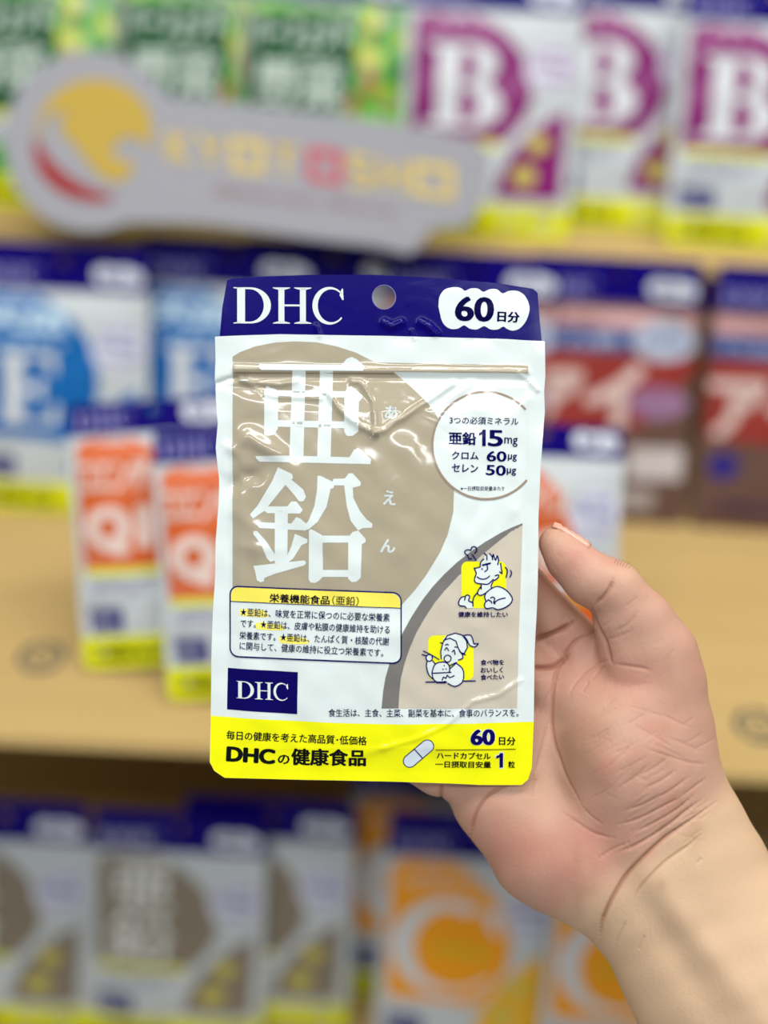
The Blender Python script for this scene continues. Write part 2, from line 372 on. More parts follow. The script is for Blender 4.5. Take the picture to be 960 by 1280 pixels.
en = [[(233,18),(305,52),(308,75),(290,85),(270,105),(165,235),(108,272),(92,252),(130,210),(205,85)],
      [(300,80),(335,108),(360,130),(373,165),(360,187),(338,187),(318,160),(270,105),(285,75)],
      [(165,212),(280,212),(300,188),(325,188),(358,230),(345,248),(180,246),(165,235)],
      [(125,290),(300,297),(325,265),(345,272),(384,306),(375,332),(140,320),(128,305)], [(217,235),(283,235),(280,500),(218,505)],
      [(112,335),(130,335),(175,385),(218,450),(222,480),(195,488),(178,470),(150,400),(110,350)],
      [(318,348),(380,375),(380,392),(350,405),(310,470),(275,498),(268,480),(300,410)],
      [(110,508),(365,480),(374,492),(365,505),(215,548),(165,568),(163,585),(145,590),(128,580),(120,540)],
      [(430,60),(445,60),(515,95),(510,120),(495,125),(475,215),(430,290),(385,328),(355,318),(385,285),(415,210),(428,130)],
      [(505,85),(510,75),(565,74),(585,48),(605,48),(645,92),(643,110),(605,120),(608,170),(640,235),(672,275),(703,298),(700,318),(655,320),(632,332),(595,285),(575,210),(562,108),(510,108)],
      [(388,330),(400,325),(455,355),(458,560),(440,580),(420,592),(395,590),(386,575)],
      [(583,365),(605,338),(632,332),(670,375),(668,390),(650,400),(645,565),(625,585),(600,588),(582,570)],
      [(445,357),(600,357),(600,392),(450,392)], [(450,527),(590,527),(590,562),(450,562)]]
# the zip runs over the first character: no print there loses it
hs.add('large_kanji', [poly(C3(L)) for L in ya], WHT, 2, label='large white character, upper one of the two', **K)
hs.add('large_kanji', [poly(C4(L)) for L in en], WHT, 2, label='large white character, lower one of the two', **K)
hs.add('ruby_kana', [text('あ', (480.5, 524), (496.5, 525), 16.5, .035), text('え', (478.5, 631), (494, 632), 18, .035), text('ん', (475, 690), (494, 691), 17, .035)], WHT, 2, **K)
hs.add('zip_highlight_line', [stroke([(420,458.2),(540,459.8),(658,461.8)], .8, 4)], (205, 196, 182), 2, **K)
hs.add('zip_fold_shade', [stroke([(294,466.5),(395,467),(492,467.5)], 1.3, 4)], (138, 122, 100), 2, label='painted dark shade line under the zip', **K)  # shade of the groove below the zip, painted as a darker line
# mineral circle
hs.add('mineral_disc', [poly([p for p in ell(607, 557, 67, 67, 90) if p[0] < 658.5])], WHT, 2, **K)
def ring_arc(cx, cy, r, wd, a0, a1): return poly(ell(cx, cy, r, r, 60, a0, a1)+ell(cx, cy, r-wd, r-wd, 60, a1, a0))
hs.add('mineral_ring', [ring_arc(607, 557, 68.2, 2.6, 40, 318)], (160, 140, 124), 3, **K)
hs.add('mineral_lettering', [text('3つの必須ミネラル', (561.5, 530.5), (647.5, 532), 9.5, .012), text('亜鉛', (560, 556.5), (594.5, 557), 16.5, .035),
    one(598, 606.5, 558, 20.5), text('5', (609, 558.2), (628, 558.7), 20.5, .025, 4), text('mg', (629.5, 558.5), (646.5, 559), 11.5, .01), text('クロム', (564, 574.5), (597.5, 575), 10, .025),
    text('60', (607.5, 577), (632.5, 577.5), 13, .025, 4), text('μg', (634, 577), (645.5, 577.5), 9, .02), text('セレン', (564, 590), (597, 591), 10, .025),
    text('50', (606.5, 594), (631.5, 595), 13, .025, 4), text('μg', (632.5, 594.5), (644.5, 595), 9, .02), text('※一日摂取目安量あたり', (575, 613.5), (630, 613.5), 5.5, .01, 1)], INK, 4, **K)
# lens-shaped panel at the lower right
hs.add('grey_crescent_print', [poly([(653,654),(640,659),(625,666),(606,677),(588,689),(570,703),(555,717),(540,733),(527,750),(514,770),(503,790),(494,808),(487,827),(482,845),(479,862),(477,884),(498,884),(499,865),(501,846),(506,827),(512,809),(520,790),(531,771),(542,754),(555,738),(571,721),(588,706),(606,690),(625,675),(640,664),(653,657)])], (122, 120, 118), **K)
hs.add('beige_lens_print', [poly([(653,656.5),(640,663),(625,674.5),(606,689.5),(588,705.5),(571,720.5),(555,737.5),(542,753.5),(531,770.5),(520,789.5),(512,808.5),(506,826.5),(501,845.5),(499,864.5),(498,884),(646,884.5),(648,800),(651,720)])], (206, 198, 182), **K)
A8 = lambda pts: crop(pts, 8, 550, 670)
B6 = lambda pts: crop(pts, 6.4, 510, 780)
hs.add('yellow_patch', [poly(rrect(576, 701.5, 632, 759.5, 8))], YEL, 2, **K)
hs.add('yellow_patch', [poly(rrect(534.5, 793, 591.5, 849, 8))], YEL, 2, **K)
mw = [[(395,300),(335,320),(352,355),(338,440),(350,462),(400,475),(405,520),(370,570),(395,588),(440,570),(500,525),(510,470),(545,435),(580,400),(600,350),(600,290),(575,260),(565,200),(530,190),(490,180),(460,200),(440,190),(430,235),(405,245)],
      [(440,600),(470,550),(560,500),(640,530),(690,575),(718,625),(690,680),(640,715),(570,730),(460,720),(438,690)],
      [(180,665),(205,605),(240,595),(265,585),(295,600),(300,655),(325,670),(325,712),(255,715),(195,690)], [(245,170),(265,145),(310,105),(350,110),(360,150),(340,175),(310,215),(280,225),(250,195)]]
hs.add('man_drawing', [poly(A8(L)) for L in mw[:3]], WHT, 3, **K)
ml = [[(395,305),(350,318),(335,318),(352,355),(355,375),(338,425),(345,455),(375,470),(420,475),(470,478),(500,455),(525,430)], [(395,300),(400,260),(420,235),(430,230)], [(435,168),(460,195),(462,235)],
      [(490,172),(515,205),(520,235),(525,180),(550,240),(565,195),(580,240),(570,285)], [(600,268),(605,310),(615,370),(590,355)], [(545,395),(575,385),(580,405),(555,430),(530,440)], [(525,450),(505,490),(510,520)],
      [(420,290),(495,272)], [(465,290),(468,330),(442,352)], [(412,322),(416,330)], [(365,405),(400,425),(445,425),(475,410),(490,395)], [(405,478),(405,525)],
      [(400,500),(370,550),(375,578),(400,588),(450,565),(500,525),(560,500),(620,515),(680,560),(718,620),(700,670),(640,712),(570,730),(520,712),(465,720),(440,700),(445,660),(480,630)], [(500,615),(520,605),(540,620),(530,660),(545,672)],
      [(530,665),(580,630),(645,615)], [(480,635),(505,650),(510,665)], [(455,560),(440,600),(450,640)], [(370,560),(335,600),(322,650),(325,695)], [(255,712),(240,695),(195,690),(180,660),(205,610),(245,600),(240,635)], [(245,600),(265,583),(292,600),(280,640),(310,655),(325,668)],
      [(310,222),(285,225),(270,190),(245,172),(245,145),(280,135),(300,140),(315,108),(350,108),(360,145),(340,170)], [(315,180),(355,240)], [(648,310),(668,345),(655,410)], [(700,340),(710,370),(695,408)]]
hs.add('man_outline', [stroke(A8(smooth_line(L, 3)), 1.55, 6) for L in ml] + [stroke(A8([(420,288),(495,270)]), 2.4, 6)], INK, 4, **K)
hs.add('caption_lettering', [text('健康を維持したい', (572, 770.5), (634, 771), 7, .03)], INK, 4, **K)
ww = [[(275,110),(310,80),(375,65),(420,75),(460,120),(470,180),(445,230),(430,270),(400,285),(360,320),(310,300),(265,270),(262,200),(285,130)],
      [(440,85),(500,82),(520,150),(558,150),(530,178),(490,160),(465,120)], [(330,350),(385,305),(430,345),(443,400),(430,460),(370,490),(310,460)], [(150,280),(190,290),(215,310),(195,380),(210,440),(170,410),(145,330)],
      [(140,240),(165,230),(195,250),(190,285),(155,290),(140,265)], [(190,380),(205,325),(240,300),(300,300),(325,325),(330,370),(335,400),(310,450),(220,455),(195,420)]]
hs.add('woman_drawing', [poly(B6(L)) for L in ww], WHT, 3, **K)
wl = [[(262,270),(258,210),(275,140),(310,85),(375,65),(430,82),(465,130),(472,180),(445,230),(415,220),(395,180),(380,130),(330,105),(285,120)], [(440,85),(495,82),(515,120),(525,155),(558,150),(530,178),(490,165),(470,125),(450,95)],
      [(295,160),(310,152),(318,160)], [(290,200),(305,180),(320,205)], [(350,215),(365,200),(372,235)], [(370,175),(385,178)], ell(313,268,28,28,14)+[(341,268)], [(255,140),(270,145)],
      [(410,205),(425,230),(455,238)], [(430,235),(435,265),(400,280)], [(330,325),(385,300),(330,350)], [(385,308),(430,345),(443,400),(428,460),(370,490),(315,465)], [(110,235),(145,245)], [(120,208),(165,228),(245,275)],
      ell(167,262,26,28,12)+[(193,262)], [(150,290),(145,330),(165,400),(205,435)], [(190,380),(205,325),(240,298),(300,298),(328,330),(328,372)], [(188,385),(340,378)], [(190,390),(200,430),(230,455),(300,450)], [(270,440),(280,415),(300,425),(310,400),(330,420),(365,405)],
      [(140,455),(215,455)], [(440,448),(535,447)], [(225,460),(300,460)], [(195,285),(215,310)], [(285,322),(287,325)], [(275,352),(278,355)], [(300,350),(303,353)]]
hs.add('woman_outline', [stroke(B6(smooth_line(L, 2) if len(L) < 12 else L), 1.5, 6) for L in wl], INK, 4, **K)
hs.add('caption_lettering', [text('食べ物を', (600, 830.5), (629.5, 830.5), 7, .03), text('おいしく', (600, 840), (628, 840), 7, .03), text('食べたい', (600, 849), (629.5, 848.5), 7, .03)], INK, 4, **K)
# function claim box
BX = [(x, y) for x, y in rrect(287.2, 731.5, 502, 820.8, 11, .037)]
BI = [(x, y) for x, y in rrect(288.9, 733.3, 500.4, 819.0, 9.5, .037)]
hs.add('claim_box_frame', [poly(BX, BI)], INK, 3, **K)
hs.add('claim_box_panel', [poly(BI)], WHT, 2, **K)
by = lambda x, y: y+(x-288)*.037
hs.add('claim_title_band', [poly([(289.2,751),(289.2,742),(292,736),(299,733.8),(300,733.9),(490,740.9),(498,745),(500,751),(500,758.8)])], (253, 240, 96), 3, label='pale yellow title band', **K)
hs.add('claim_rule', [stroke([(289, 751.4),(500, 759.2)], 1, 4)], INK, 4, **K)
hl = [[(300,762),(306,760.5),(330,762),(335,766),(333,771),(305,769.5),(300,767)], [(320,779),(327,777),(351,780),(356,783),(353,787),(325,786),(321,784)], [(349,795.5),(356,794),(380,796),(386,800),(383,804),(355,803),(350,800)]]
hs.add('highlight_patch', [poly(smooth_line(l+l[:1], 3)[:-1]) for l in hl], (253, 243, 110), 3, **K)
hs.add('claim_title_lettering', [text('栄養機能食品', (337.5, 752), (412.5, 755), 11, .03), text('（亜鉛）', (415.5, 755), (448.5, 756.5), 11.5, .008)], (18, 18, 40), 4, **K)
hs.add('claim_lettering', [text('★亜鉛は、味覚を正常に保つのに必要な栄養素', (301, 769.5), (487, 776), 10.2, .012),
    text('です。★亜鉛は、皮膚や粘膜の健康維持を助ける', (301, 783.5), (487, 791), 10.2, .012), text('栄養素です。★亜鉛は、たんぱく質・核酸の代謝', (300, 798.5), (486, 805.5), 10.2, .012),
    text('に関与して、健康の維持に役立つ栄養素です。', (300, 811.5), (479, 819.5), 10.2, .012)], INK, 4, **K)
hs.add('logo_block', [poly([(285,834.5),(373,839),(372,891.5),(284,886.5)])], INK, 1, label='navy block with white serif DHC', **K)
hs.add('logo_lettering', dhc(296, 361, 872, 21.5, .042), WHT, 2, **K)
hs.add('diet_lettering', [text('食生活は、主食、主菜、副菜を基本に、食事のバランスを。', (411, 894.5), (648, 895.5), 10, .01)], INK, 2, **K)
YB = [(263.6,894.5),(300,896.8),(380,900.5),(440,903),(500,904),(580,903.5),(667,902)]
hs.add('yellow_band', [poly(YB+[(665.9,930),(664.4,960),(660,973.8),(652,980.8),(600,980.8),(560,978.8),(480,976.3),(380,974.3),(281,971.8),(268.2,962.8),(262.8,952)])], YEL, 1, label='bright yellow bottom band', rough=.2, crinkle=.3)
hs.add('band_lettering', [text('毎日の健康を考えた高品質･低価格', (283, 924), (458.5, 930.5), 11.5, .022), text('DHC', (282.5, 951.5), (344, 955), 19.5, .06, 4), text('の', (347, 954), (362, 955), 12, .03),
    text('健康食品', (364, 956), (457.5, 957.5), 22, .04)], (16, 20, 20), 2, **K)
caps = [ (523+a, 941+b) for a, b in [(0,0)]]
def capsule(cx, cy, l, r, ang, n=10):
    ca, sa = math.cos(ang), math.sin(ang); pts = [(l+r*math.cos(t), r*math.sin(t)) for t in [(-.5+k/n)*math.pi for k in range(n+1)]] + [(-l-r*math.cos(t), -r*math.sin(t)) for t in [(-.5+k/n)*math.pi for k in range(n+1)]]
    return [(cx+x*ca-y*sa, cy+x*sa+y*ca) for x, y in pts]
an = math.radians(-41)
hs.add('capsule_outline', [poly(capsule(523, 941, 14.5, 8.6, an))], INK, 2, **K)
hs.add('capsule_drawing', [poly(capsule(523, 941, 14.5, 7.4, an))], (214, 228, 240), 3, **K)
hs.add('capsule_seam', [stroke([(523+8*math.sin(an)*-1-11*0, 941+8*math.cos(an)), (523+8*math.sin(an), 941-8*math.cos(an))], 1.3, 4)], INK, 4, **K)
g60 = [text('60', (587, 931), (619, 931), 21, .10, 4), one(618.5, 629.5, 960.5, 21.5)]
hs.add('dose_halo', g60, WHT, 2, **K)
hs.add('dose_number', [text('60', (587.5, 930.5), (618.5, 930.5), 20, .05, 4), one(620, 628.5, 959, 18.5)], INK, 3, **K)
hs.add('dose_lettering', [text('日分', (623, 930.5), (644, 931), 10.5, .03), text('ハードカプセル', (545.5, 947.5), (613, 948.5), 8.5, .03), text('一日摂取目安量', (544, 959), (613.5, 959.5), 8.5, .03), text('粒', (635, 959.5), (643.5, 959.5), 8.5, .03),
    stroke([(544.5,936.5),(600,936.2),(644,935.8)], .9, 4)], (16, 16, 20), 3, **K)
#HAND
# ------------------------------------------------------------------ the hand: one continuous skin grown from a distance field
# control points: photo pixel x, y; depth behind the pouch plane in mm; radius in pixels
def cpt(x, y, d, r):
    z = PZ*1000+d; return np.array([(x-480)/F*z, (640-y)/F*z, d]), r*z/F
HV = 0.85                                     # voxel, mm
GX = np.arange(-34, 215, HV, dtype=np.float32); GY = np.arange(-262, 16, HV, dtype=np.float32); GZ_ = np.arange(-48, 54, HV, dtype=np.float32)
PX, PY, PZ3 = np.meshgrid(GX, GY, GZ_, indexing='ij')
field = np.full(PX.shape, 60.0, np.float32)
def smin(a, b_, k):
    h = np.clip(0.5+0.5*(b_-a)/k, 0, 1); return b_+(a-b_)*h-k*h*(1-h)
def cone(a, b_, k=5.0, flat=1.0):
    """capsule whose radius changes from a to b; flat < 1 squeezes it in depth"""
    global field
    (pa, ra), (pb, rb) = cpt(*a), cpt(*b_)
    m = max(ra, rb)+k+6
    lo, hi = np.minimum(pa, pb)-m, np.maximum(pa, pb)+m
    ix = [slice(max(0, int((lo[i]-g[0])/HV)), max(0, min(len(g), int((hi[i]-g[0])/HV)+2))) for i, g in enumerate((GX, GY, GZ_))]
    ix = tuple(ix)
    if any(s_.stop-s_.start < 2 for s_ in ix): return
    X, Y, Z = PX[ix], PY[ix], PZ3[ix]
    d = pb-pa; L2 = d@d
    t = np.clip(((X-pa[0])*d[0]+(Y-pa[1])*d[1]+(Z-pa[2])*d[2]*1.0)/max(L2, 1e-6), 0, 1).astype(np.float32)
    dx, dy, dz = X-pa[0]-t*d[0], Y-pa[1]-t*d[1], (Z-pa[2]-t*d[2])/flat
    sd = np.sqrt(dx*dx+dy*dy+dz*dz)-(ra+(rb-ra)*t)
    if flat < 1: sd = sd*(flat+(1-flat)*np.clip(1-np.abs(dz)/(np.abs(dz)+np.hypot(dx, dy)+1e-3), 0, 1))
    field[ix] = smin(field[ix], sd.astype(np.float32), k)
def chain(pts, k=5.0, flat=1.0):
    for a, b_ in zip(pts[:-1], pts[1:]): cone(a, b_, k, flat)
# fingers behind the pouch, index to little finger
chain([(726,812,23,36), (653,739,21,33), (598,682,18,30), (552,634,17,27), (520,602,15,23)], 4)
chain([(694,868,19,37), (610,792,19,34), (545,725,19,31), (492,672,17,28), (455,638,15,24)], 3)
chain([(655,915,20,37), (570,855,20,34), (495,800,19,31), (440,757,17,27), (405,728,15,23)], 3)
chain([(618,968,19,38), (552,962,17,32), (500,940,16,28), (455,905,16,25), (420,880,15,21)], 3)
# palm, ball of the thumb, heel of the hand
chain([(726,862,24,56), (696,930,26,64), (720,1010,24,74), (800,1060,21,84)], 9, .8)
chain([(660,935,22,48), (645,985,21,60), (690,1050,19,77), (752,1095,17,74)], 9, .86)
chain([(640,962,19,50), (628,1000,18,60)], 8, .85)
chain([(826,842,9,48), (806,900,13,78), (800,955,14,88), (835,1020,16,78)], 9, .84)
chain([(745,880,15,42), (768,940,13,62), (790,985,13,66)], 10, .9)
# thumb
chain([(694.5,679.5,5.5,21.5), (712,700,4.5,26.5), (738,723,3.5,32), (768,738,3,32)], 4)
chain([(768,738,3,32), (800,778,5,37), (818,815,8,46), (824,850,10,50)], 6)
chain([(774,776,5,33), (792,822,9,44)], 3)
# wrist and forearm
chain([(820,1035,16,92), (836,1082,17,106), (859,1134,17,109), (912,1211,14,126), (985,1275,10,143), (1120,1420,0,158), (1240,1540,-12,165)], 10, .72)
def surface_nets(f):
    s = f < 0; nx, ny, nz = f.shape
    cs = np.zeros((nx-1, ny-1, nz-1), np.uint8)
    for i in (0, 1):
        for j in (0, 1):
            for k in (0, 1): cs += s[i:nx-1+i, j:ny-1+j, k:nz-1+k]
    act = (cs > 0) & (cs < 8); idx = np.argwhere(act); ids = np.full(act.shape, -1, np.int64); ids[act] = np.arange(len(idx))
    acc = np.zeros((len(idx), 3)); cnt = np.zeros(len(idx))
    cor = [(i, j, k) for i in (0, 1) for j in (0, 1) for k in (0, 1)]
    for a in cor:
        for ax in range(3):
            if a[ax]: continue
            b_ = list(a); b_[ax] = 1
            fa = f[idx[:, 0]+a[0], idx[:, 1]+a[1], idx[:, 2]+a[2]]; fb = f[idx[:, 0]+b_[0], idx[:, 1]+b_[1], idx[:, 2]+b_[2]]
            c = (fa < 0) != (fb < 0); t = np.where(c, fa/np.where(c, fa-fb, 1), 0)
            p = np.tile(np.array(a, float), (len(idx), 1)); p[:, ax] += t
            acc[c] += p[c]; cnt[c] += 1
    V = idx+acc/cnt[:, None]
    Q = []
    for ax in range(3):
        sl0 = [slice(None)]*3; sl1 = [slice(None)]*3; sl0[ax] = slice(0, -1); sl1[ax] = slice(1, None)
        a, b_ = s[tuple(sl0)], s[tuple(sl1)]
        for flip in (False, True):
            e = np.argwhere((a & ~b_) if not flip else (~a & b_))
            u, v_ = (ax+1) % 3, (ax+2) % 3
            ok = (e[:, u] > 0) & (e[:, v_] > 0) & (e[:, u] < act.shape[u]) & (e[:, v_] < act.shape[v_]); e = e[ok]
            def g(du, dv):
                q = e.copy(); q[:, u] -= du; q[:, v_] -= dv; return ids[q[:, 0], q[:, 1], q[:, 2]]
            q = np.stack([g(1, 1), g(0, 1), g(0, 0), g(1, 0)], 1)
            Q.append(q[:, ::-1] if flip else q)
    return V, np.concatenate(Q)
HVt, HQ = surface_nets(field)
HVt = HVt*HV+np.array([GX[0], GY[0], GZ_[0]])
def relax(V, Q, it):
    E = np.concatenate([Q[:, [0, 1]], Q[:, [1, 2]], Q[:, [2, 3]], Q[:, [3, 0]]]); n = len(V)
    for _ in range(it):
        a = np.zeros_like(V); c = np.zeros(n)
        for i, j in ((0, 1), (1, 0)):
            for ax in range(3): a[:, ax] += np.bincount(E[:, i], V[E[:, j], ax], n)
            c += np.bincount(E[:, i], minlength=n)
        V = .5*V+.5*a/c[:, None]
    return V
HVt = relax(HVt, HQ, 5)
def vnormals(V, Q):
    N = np.cross(V[Q[:, 2]]-V[Q[:, 0]], V[Q[:, 3]]-V[Q[:, 1]]); out = np.zeros_like(V)
    for k in range(4):
        for ax in range(3): out[:, ax] += np.bincount(Q[:, k], N[:, ax], len(V))
    return out/np.maximum(1e-9, np.linalg.norm(out, axis=1))[:, None]
HN = vnormals(HVt, HQ)
if (HN*(HVt-HVt.mean(0))).sum() < 0: HQ = HQ[:, ::-1]; HN = -HN
def split_quads(V, Q):
    n = len(V); E = np.concatenate([Q[:, [0, 1]], Q[:, [1, 2]], Q[:, [2, 3]], Q[:, [3, 0]]]); E = np.sort(E, 1)
    key = E[:, 0].astype(np.int64)*n+E[:, 1]; u, inv = np.unique(key, return_inverse=True)
    mid = (V[u//n]+V[u % n])/2; cen = V[Q].mean(1); m = len(Q); e = inv.reshape(4, m)+n; c = n+len(u)+np.arange(m)
    V2 = np.concatenate([V, mid, cen])
    Q2 = np.concatenate([np.stack([Q[:, i], e[i], c, e[(i+3) % 4]], 1) for i in range(4)])
    return V2, Q2
HVt, HQ = split_quads(HVt, HQ); HVt = relax(HVt, HQ, 2); HN = vnormals(HVt, HQ)
# skin folds: polylines on the palm side, pixel width, depth in mm
zz = PZ*1000+HVt[:, 2]; hx = HVt[:, 0]/zz*F+480; hy = 640-HVt[:, 1]/zz*F
front = np.clip((-HN[:, 2]+.25)/.5, 0, 1)
CR = [([(752,778),(742,790),(722,800),(706,818),(695,845),(689,880),(690,912),(697,945),(706,972),(722,998),(728,1008)], 3.4, 1.0),
      ([(660,799),(680,797),(700,789),(722,774)], 5.0, 2.2), ([(656,834),(680,834),(698,828),(714,816)], 5.0, 1.9),
      ([(739,757),(741,770),(748,786),(757,802),(763,822),(767,829)], 3.6, 1.3), ([(765,828),(782,831),(800,834),(815,838)], 3.2, .5),
      ([(768,722),(762,736),(753,748),(742,757)], 3.8, 1.0), ([(765,790),(785,780),(800,762)], 3, .28), ([(750,800),(772,796),(795,786)], 3, .25), ([(770,800),(780,790)], 2.6, .2),
      ([(750,1178),(751,1160),(756,1143),(768,1118),(786,1090),(808,1068),(834,1046),(866,1024),(896,1002)], 3.8, 1.5),
      ([(790,1132),(797,1115),(808,1100),(826,1082),(842,1070),(862,1056),(884,1036)], 2.8, .7), ([(768,1185),(776,1165),(784,1150)], 2.5, .35), ([(796,1190),(806,1168)], 2.5, .25),
      ([(770,1066),(790,1058),(815,1045),(838,1030),(858,1014),(880,998)], 3.4, .9), ([(745,1075),(765,1062),(790,1050)], 3, .4),
      ([(770,1030),(800,1022),(836,1004),(852,996)], 2.8, .55), ([(700,1012),(722,1028),(744,1042),(772,1048)], 2.8, .5), ([(728,1008),(740,1020),(755,1030)], 2.6, .4),
      ([(640,980),(622,986),(608,996),(596,1014),(589,1034),(587,1052)], 3.4, 1.0), ([(553,975),(551,996),(554,1016)], 3.4, 1.1), ([(560,1000),(566,1020)], 2.6, .3),
      ([(668,975),(674,950),(681,920),(687,890)], 2.6, .5), ([(668,905),(684,870),(700,845)], 2.5, .3), ([(666,1000),(672,970)], 2.5, .25),
      ([(722,850),(735,838),(752,828),(765,824)], 2.6, .35), ([(740,852),(750,840),(762,830)], 2.6, .35), ([(728,868),(738,852)], 2.6, .25), ([(710,870),(726,848),(745,832)], 3, .28),
      ([(802,934),(832,944),(862,953),(884,955)], 2.5, .35), ([(830,920),(860,932),(880,940)], 2.4, .22), ([(790,906),(820,922),(846,938)], 2.4, .22),
      ([(870,1080),(878,1072)], 2.6, .25), ([(815,1000),(840,986),(862,970)], 2.6, .45), ([(778,1012),(805,1004),(826,992)], 2.6, .5), ([(790,972),(815,960),(838,944)], 2.4, .35),
      ([(770,985),(796,968),(812,952)], 2.4, .35), ([(800,986),(826,975),(846,960)], 2.6, .4), ([(756,962),(775,946),(792,928)], 2.2, .25), ([(790,1040),(815,1030),(846,1012),(870,992)], 2.8, .55), ([(845,1000),(868,984),(884,972)], 2.6, .4),
      ([(735,905),(760,885)], 3, .15), ([(740,935),(765,915)], 3, .15), ([(695,690),(704,700)], 2, .1), ([(780,760),(800,745)], 2.6, .2), ([(688,700),(697,716)], 2, .08)]
rq = np.random.RandomState(8)
for _ in range(46):                            # fine skin lines over the ball of the thumb and the wrist
    x, y = rq.uniform(745, 885), rq.uniform(890, 1050); l = rq.uniform(10, 26); a = math.radians(rq.uniform(-42, -22) if rq.rand() < .72 else rq.uniform(12, 32))
    CR.append(([(x-l*math.cos(a), y-l*math.sin(a)), (x+rq.uniform(-1.5, 1.5), y+rq.uniform(-2, 2)), (x+l*math.cos(a), y+l*math.sin(a))], 2.1, rq.uniform(.1, .26)))
for _ in range(22):
    x, y = rq.uniform(680, 840), rq.uniform(760, 900); l = rq.uniform(6, 16); a = math.radians(rq.uniform(-60, -25))
    CR.append(([(x-l*math.cos(a), y-l*math.sin(a)), (x, y+rq.uniform(-1.5, 1.5)), (x+l*math.cos(a), y+l*math.sin(a))], 2.1, rq.uniform(.08, .2)))
crd = np.zeros(len(HVt)); val = np.zeros(len(HVt))
for pts, wd, a in CR:
    x0, y0 = np.min(pts, 0)-16; x1, y1 = np.max(pts, 0)+16
    m = (hx > x0) & (hx < x1) & (hy > y0) & (hy < y1) & (front > 0)
    if not m.any(): continue
    sp = smooth_line(pts, 4); L = len(sp)-1; P = np.array(sp); x, y = hx[m], hy[m]
    D = np.hypot(x[:, None]-P[:, 0], y[:, None]-P[:, 1]); tt = D.argmin(1)/L
    taper = np.clip(np.minimum(tt, 1-tt)/.22, 0.15, 1)
    dd = segdist(x, y, sp); wv = wd*.62*(.55+.45*taper)
    crd[m] = np.maximum(crd[m], a*taper*np.exp(-(dd/wv)**2)*front[m])
    val[m] += .32*a*taper*np.exp(-(dd/(wd*2.8))**2)*front[m]
# soft relief: tendons of the wrist, fine lumps of the palm
def bump(x, y, rx, ry, ang, a):
    c, s_ = math.cos(math.radians(ang)), math.sin(math.radians(ang)); u = (hx-x)*c+(hy-y)*s_; v_ = -(hx-x)*s_+(hy-y)*c
    return a*np.exp(-(u/rx)**2-(v_/ry)**2)*front
rel = bump(880,1180,110,20,52,1.6)-bump(838,1185,120,22,58,1.8)-bump(742,905,30,60,10,.0)-bump(690,985,26,46,-15,2.2)+bump(655,840,20,30,0,.5)+bump(765,930,62,90,0,2.8)-bump(690,870,14,60,8,1.2)-bump(700,800,20,14,-25,.8)
rel += bump(735,975,40,20,50,-1.2)+.25*np.sin(hx*.06+hy*.04)*np.sin(hy*.07-hx*.02)*front
HVt = HVt + HN*(rel-crd*.8-val)[:, None]
me = bpy.data.meshes.new('person')
me.from_pydata((HVt*np.array([1, 1, -1])*1e-3 - np.array([0, 0, PZ])).tolist(), [], HQ[:, ::-1].tolist()); me.update()
me.polygons.foreach_set('use_smooth', [True]*len(me.polygons))
# skin tone: pink palm, tanner forearm, redder folds and patches, some palm shade painted in
base = np.array(srgb(199,155,136)[:3]); tan = np.array(srgb(213,181,149)[:3]); pink = np.array(srgb(202,138,121)[:3]); red = np.array(srgb(158,96,76)[:3]); pale = np.array(srgb(207,168,143)[:3]); olive = np.array(srgb(172,132,105)[:3])
t_arm = np.clip(((hx-812)*.62+(hy-1062)*.78)/40+.5, 0, 1)
t_arm = np.maximum(t_arm, np.clip(((hx-862)*.93-(hy-900)*.05)/40, 0, 1)*np.clip((hy-930)/80, 0, 1))
colr = base+(tan-base)*t_arm[:, None]
def patch(x, y, rx, ry, c, a):
    global colr
    wgt = a*np.exp(-((hx-x)/rx)**2-((hy-y)/ry)**2); colr = colr+(c-colr)*wgt[:, None]
for p in ((650,1060,70,40,pink,.7),(735,1060,40,50,pink,.5),(775,845,60,40,pink,.45),(700,700,30,30,pink,.5),(790,720,26,20,pale,.5),(735,905,18,40,pink,.4),(760,950,14,40,pink,.35),
          (712,950,18,60,olive,.7),(640,1000,40,26,pale,.7),(680,985,16,50,pale,.6),(800,900,50,30,pale,.2),(850,860,30,50,olive,.2),(745,930,20,60,olive,.35),(725,860,30,12,pink,.3),(700,810,30,20,pink,.3)): patch(*p)  # strong olive patch beside the life line paints the palm's shadow
rs = np.random.RandomState(3)
for _ in range(110):
    x, y = rs.uniform(560, 880), rs.uniform(660, 1170); patch(x, y, rs.uniform(6, 20), rs.uniform(6, 20), (pink, pale, olive)[rs.randint(3)], .34)
cw = np.clip(crd/1.5, 0, 1)*.6
colr = colr+(red-colr)*cw[:, None]
ca = me.color_attributes.new('skin_tone', 'FLOAT_COLOR', 'POINT')
ca.data.foreach_set('color', np.concatenate([colr, np.ones((len(colr), 1))], 1).astype(np.float32).ravel())
msk, nt, b = nmat('skin')
at_ = node(nt, 'ShaderNodeAttribute'); at_.attribute_name = 'skin_tone'
nt.links.new(at_.outputs['Color'], b.inputs['Base Color'])
b.inputs['Roughness'].default_value = .5; b.inputs['Specular IOR Level'].default_value = .35
b.inputs['Subsurface Weight'].default_value = .12; b.inputs['Subsurface Scale'].default_value = .004; b.inputs['Subsurface Radius'].default_value = (1, .35, .2)
tc = node(nt, 'ShaderNodeTexCoord'); n1 = node(nt, 'ShaderNodeTexNoise'); n1.inputs['Scale'].default_value = 900; n1.inputs['Detail'].default_value = 2
v1 = node(nt, 'ShaderNodeTexVoronoi'); v1.feature = 'DISTANCE_TO_EDGE'; v1.inputs['Scale'].default_value = 420
